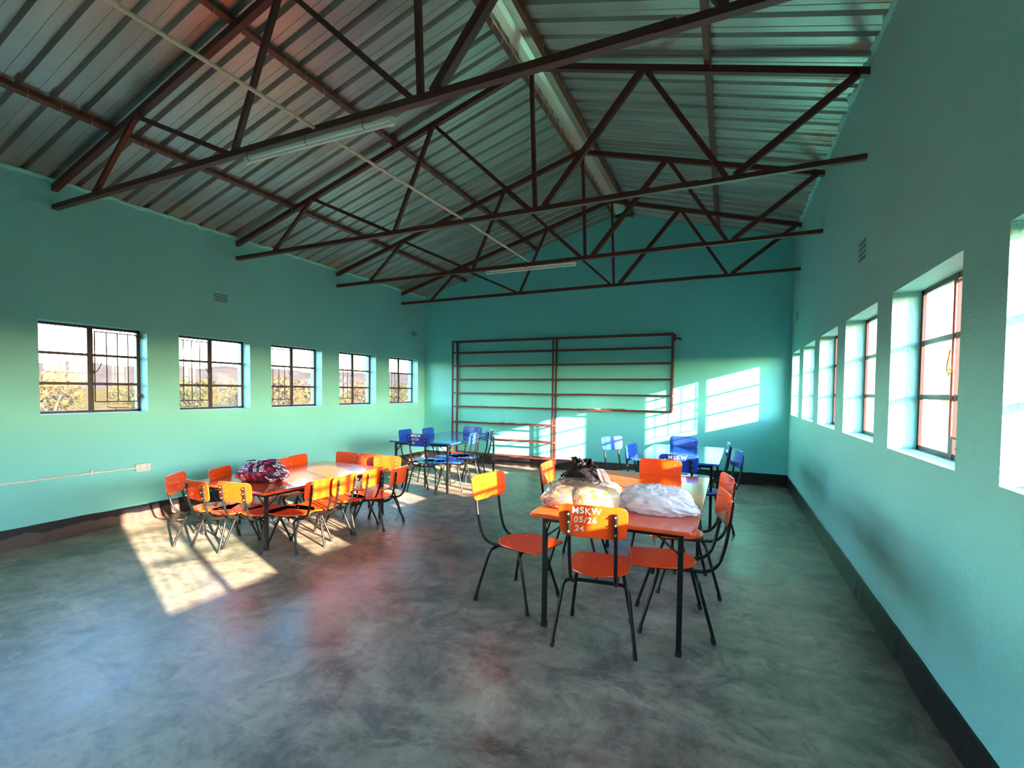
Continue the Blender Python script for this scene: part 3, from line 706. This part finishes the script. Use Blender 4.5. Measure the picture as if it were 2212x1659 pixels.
# ------------------------------------------------------------------ outside
def ground_mat():
    m = mat('dry veld ground', (.4, .3, .12), .9, 0, 0); v = coords(m)
    setin(m, 'Base Color', ramp(m, noise_tex(m, v, .25, 8, .65), [(.3, (.03, .018, .004)), (.5, (.055, .032, .008)), (.7, (.075, .048, .014))])); return m
GM = ground_mat()
mb = MB(); V = []; F = []; n = 90; S = 900
def gz(x, y):
    r = math.hypot(x, y); h = -.35-.6*min(1, max(0, (r-14)/50))
    return h+min(1, max(0, (r-40)/200))*1.2*noise.noise(Vector((x*.01, y*.01, 0)))
for i in range(n+1):
    for j in range(n+1):
        u = -1+2*i/n; w = -1+2*j/n; x = math.copysign(abs(u)**2.2, u)*S; y = math.copysign(abs(w)**2.2, w)*S; V.append((x, y, gz(x, y)))
for i in range(n):
    for j in range(n): F.append((i*(n+1)+j, (i+1)*(n+1)+j, (i+1)*(n+1)+j+1, i*(n+1)+j+1))
mb.add(V, F, True); g = tag(obj('ground', mb, GM), kind='structure')
HM = mat('far hill scrub', (.42, .27, .15), .95, 0, 0); v = coords(HM); setin(HM, 'Base Color', ramp(HM, noise_tex(HM, v, .03, 9, .7), [(.35, (.026, .019, .0175)), (.6, (.045, .030, .024))]))
mb = MB(); V = []; F = []; n = 160; rows = 10
for i in range(n+1):
    a = math.radians(60+150*i/n); h = 24+15*noise.noise(Vector((a*3.2, 1, 0)))+9*noise.noise(Vector((a*11, 4, 0)))+max(0, math.sin((a-math.radians(105))*2))*9
    for j in range(rows): s = j/(rows-1); R_ = 480+330*s; V.append((R_*math.cos(a), R_*math.sin(a), -3+h*math.sin(s*math.pi*.5)**1.6+5*s*noise.noise(Vector((a*30, s*4, 2)))))
for i in range(n):
    for j in range(rows-1): F.append((i*rows+j, i*rows+j+1, (i+1)*rows+j+1, (i+1)*rows+j))
mb.add(V, F, True); tag(obj('hills', mb, HM), kind='structure')
def leaf_mat(name, a, b):
    m = mat(name, a, .7, 0, .1); oi = N(m, 'ShaderNodeTexCoord'); c = mixc(m, noise_tex(m, oi.outputs['Object'], 2.5, 3), a, b); setin(m, 'Base Color', c); return m
LM = [leaf_mat('golden leaves', (.040, .022, .0025), (.064, .038, .005)), leaf_mat('olive leaves', (.018, .016, .002), (.034, .026, .003)), leaf_mat('ochre leaves', (.042, .020, .004), (.056, .032, .009))]
BK = mat('pale bark', (.03, .02, .012), .9)
def bush(seed, m, dens=900):
    rn = random.Random(seed); mb = MB(); lobes = [(Vector((rn.uniform(-.7, .7), rn.uniform(-.7, .7), rn.uniform(.45, 1.5))), rn.uniform(.45, .8)) for _ in range(9)]
    for _ in range(dens):
        c, rr = rn.choice(lobes); d = Vector((rn.gauss(0, 1), rn.gauss(0, 1), rn.gauss(0, 1))).normalized(); p = c+d*rr*rn.uniform(.55, 1.05)
        if p.z < .02: continue
        nrm = (d+Vector((rn.uniform(-.8, .8), rn.uniform(-.8, .8), rn.uniform(-.8, .8)))).normalized(); t = nrm.orthogonal().normalized(); b = nrm.cross(t); s = rn.uniform(.05, .11)
        mb.add([p-t*s, p-b*s*.6, p+t*s, p+b*s*.6], [(0, 1, 2, 3)])
    r = obj('shrub', mb, m); st = MB()
    for c, rr in lobes[:6]: st.tube([(0, 0, -.2), c*.5+Vector((0, 0, .1)), c], [.05, .035, .015], 6)
    obj('stem', st, BK, r); return r
BU = [bush(11, LM[0]), bush(23, LM[1]), bush(37, LM[2])]
rn = random.Random(99); spots = []
names = ['golden', 'olive green', 'ochre']
while len(spots) < 54:
    a = math.radians(rn.uniform(98, 176)); R_ = rn.uniform(20, 85); x, y, s = R_*math.cos(a)+1, R_*math.sin(a)+1, rn.uniform(.9, 1.6)*(.8+R_/90)
    if all(abs(x-p)+abs(y-q) > 3.4*(s+t)*.72 or max(abs(x-p), abs(y-q)) > 1.6*(s+t) for p, q, t in spots): spots.append((x, y, s))
for k, (x, y, s) in enumerate(spots):
    b = BU[k % 3] if k < 3 else copy_tree(BU[k % 3]); b.location = (x, y, gz(x, y)-.05); b.scale = (s, s, s*rn.uniform(.8, 1.1)); b.rotation_euler = (0, 0, rn.uniform(0, 6.28))
    tag(b, f'{names[k % 3]} dry shrub in the veld outside the left windows', 'shrub', f'{names[k % 3]} shrubs outside the windows')
# bare tree seen through the first left window
rn = random.Random(4); mb = MB()
def branch(p, d, l, r, n):
    q = p+d*l; mb.tube([p, (p+q)/2+Vector((rn.uniform(-.05, .05), rn.uniform(-.05, .05), 0))*l, q], [r, r*.85, r*.7], 6)
    if n == 0: return
    for _ in range(3 if n > 1 else 4):
        e = (d+Vector((rn.uniform(-.8, .8), rn.uniform(-.8, .8), rn.uniform(-.1, .6)))).normalized(); branch(q, e, l*rn.uniform(.6, .8), r*.62, n-1)
branch(Vector((0, 0, -.2)), Vector((.05, 0, 1)), 1.1, .07, 4)
t = obj('bare_tree', mb, mat('white bark', (.06, .045, .03), .9), loc=(-12.5, 18.2, -.5)); tag(t, 'leafless pale tree outside the nearest left window', 'tree')

# mud nests stuck to the frame of the first left window
for z, lb in ((2.075, 'brown mud nest in the upper corner of the first left window'), (1.40, 'brown mud nest in the lower corner of the first left window')):
    tag(obj('mud_nest', blob(.022, .02, .032, z*7, .35, rings=14, seg=18), mat('dry mud', (.10, .055, .03), .95), loc=(-.118, 3.272, z-.03)), lb, 'insect nest', 'mud nests on the window frame')
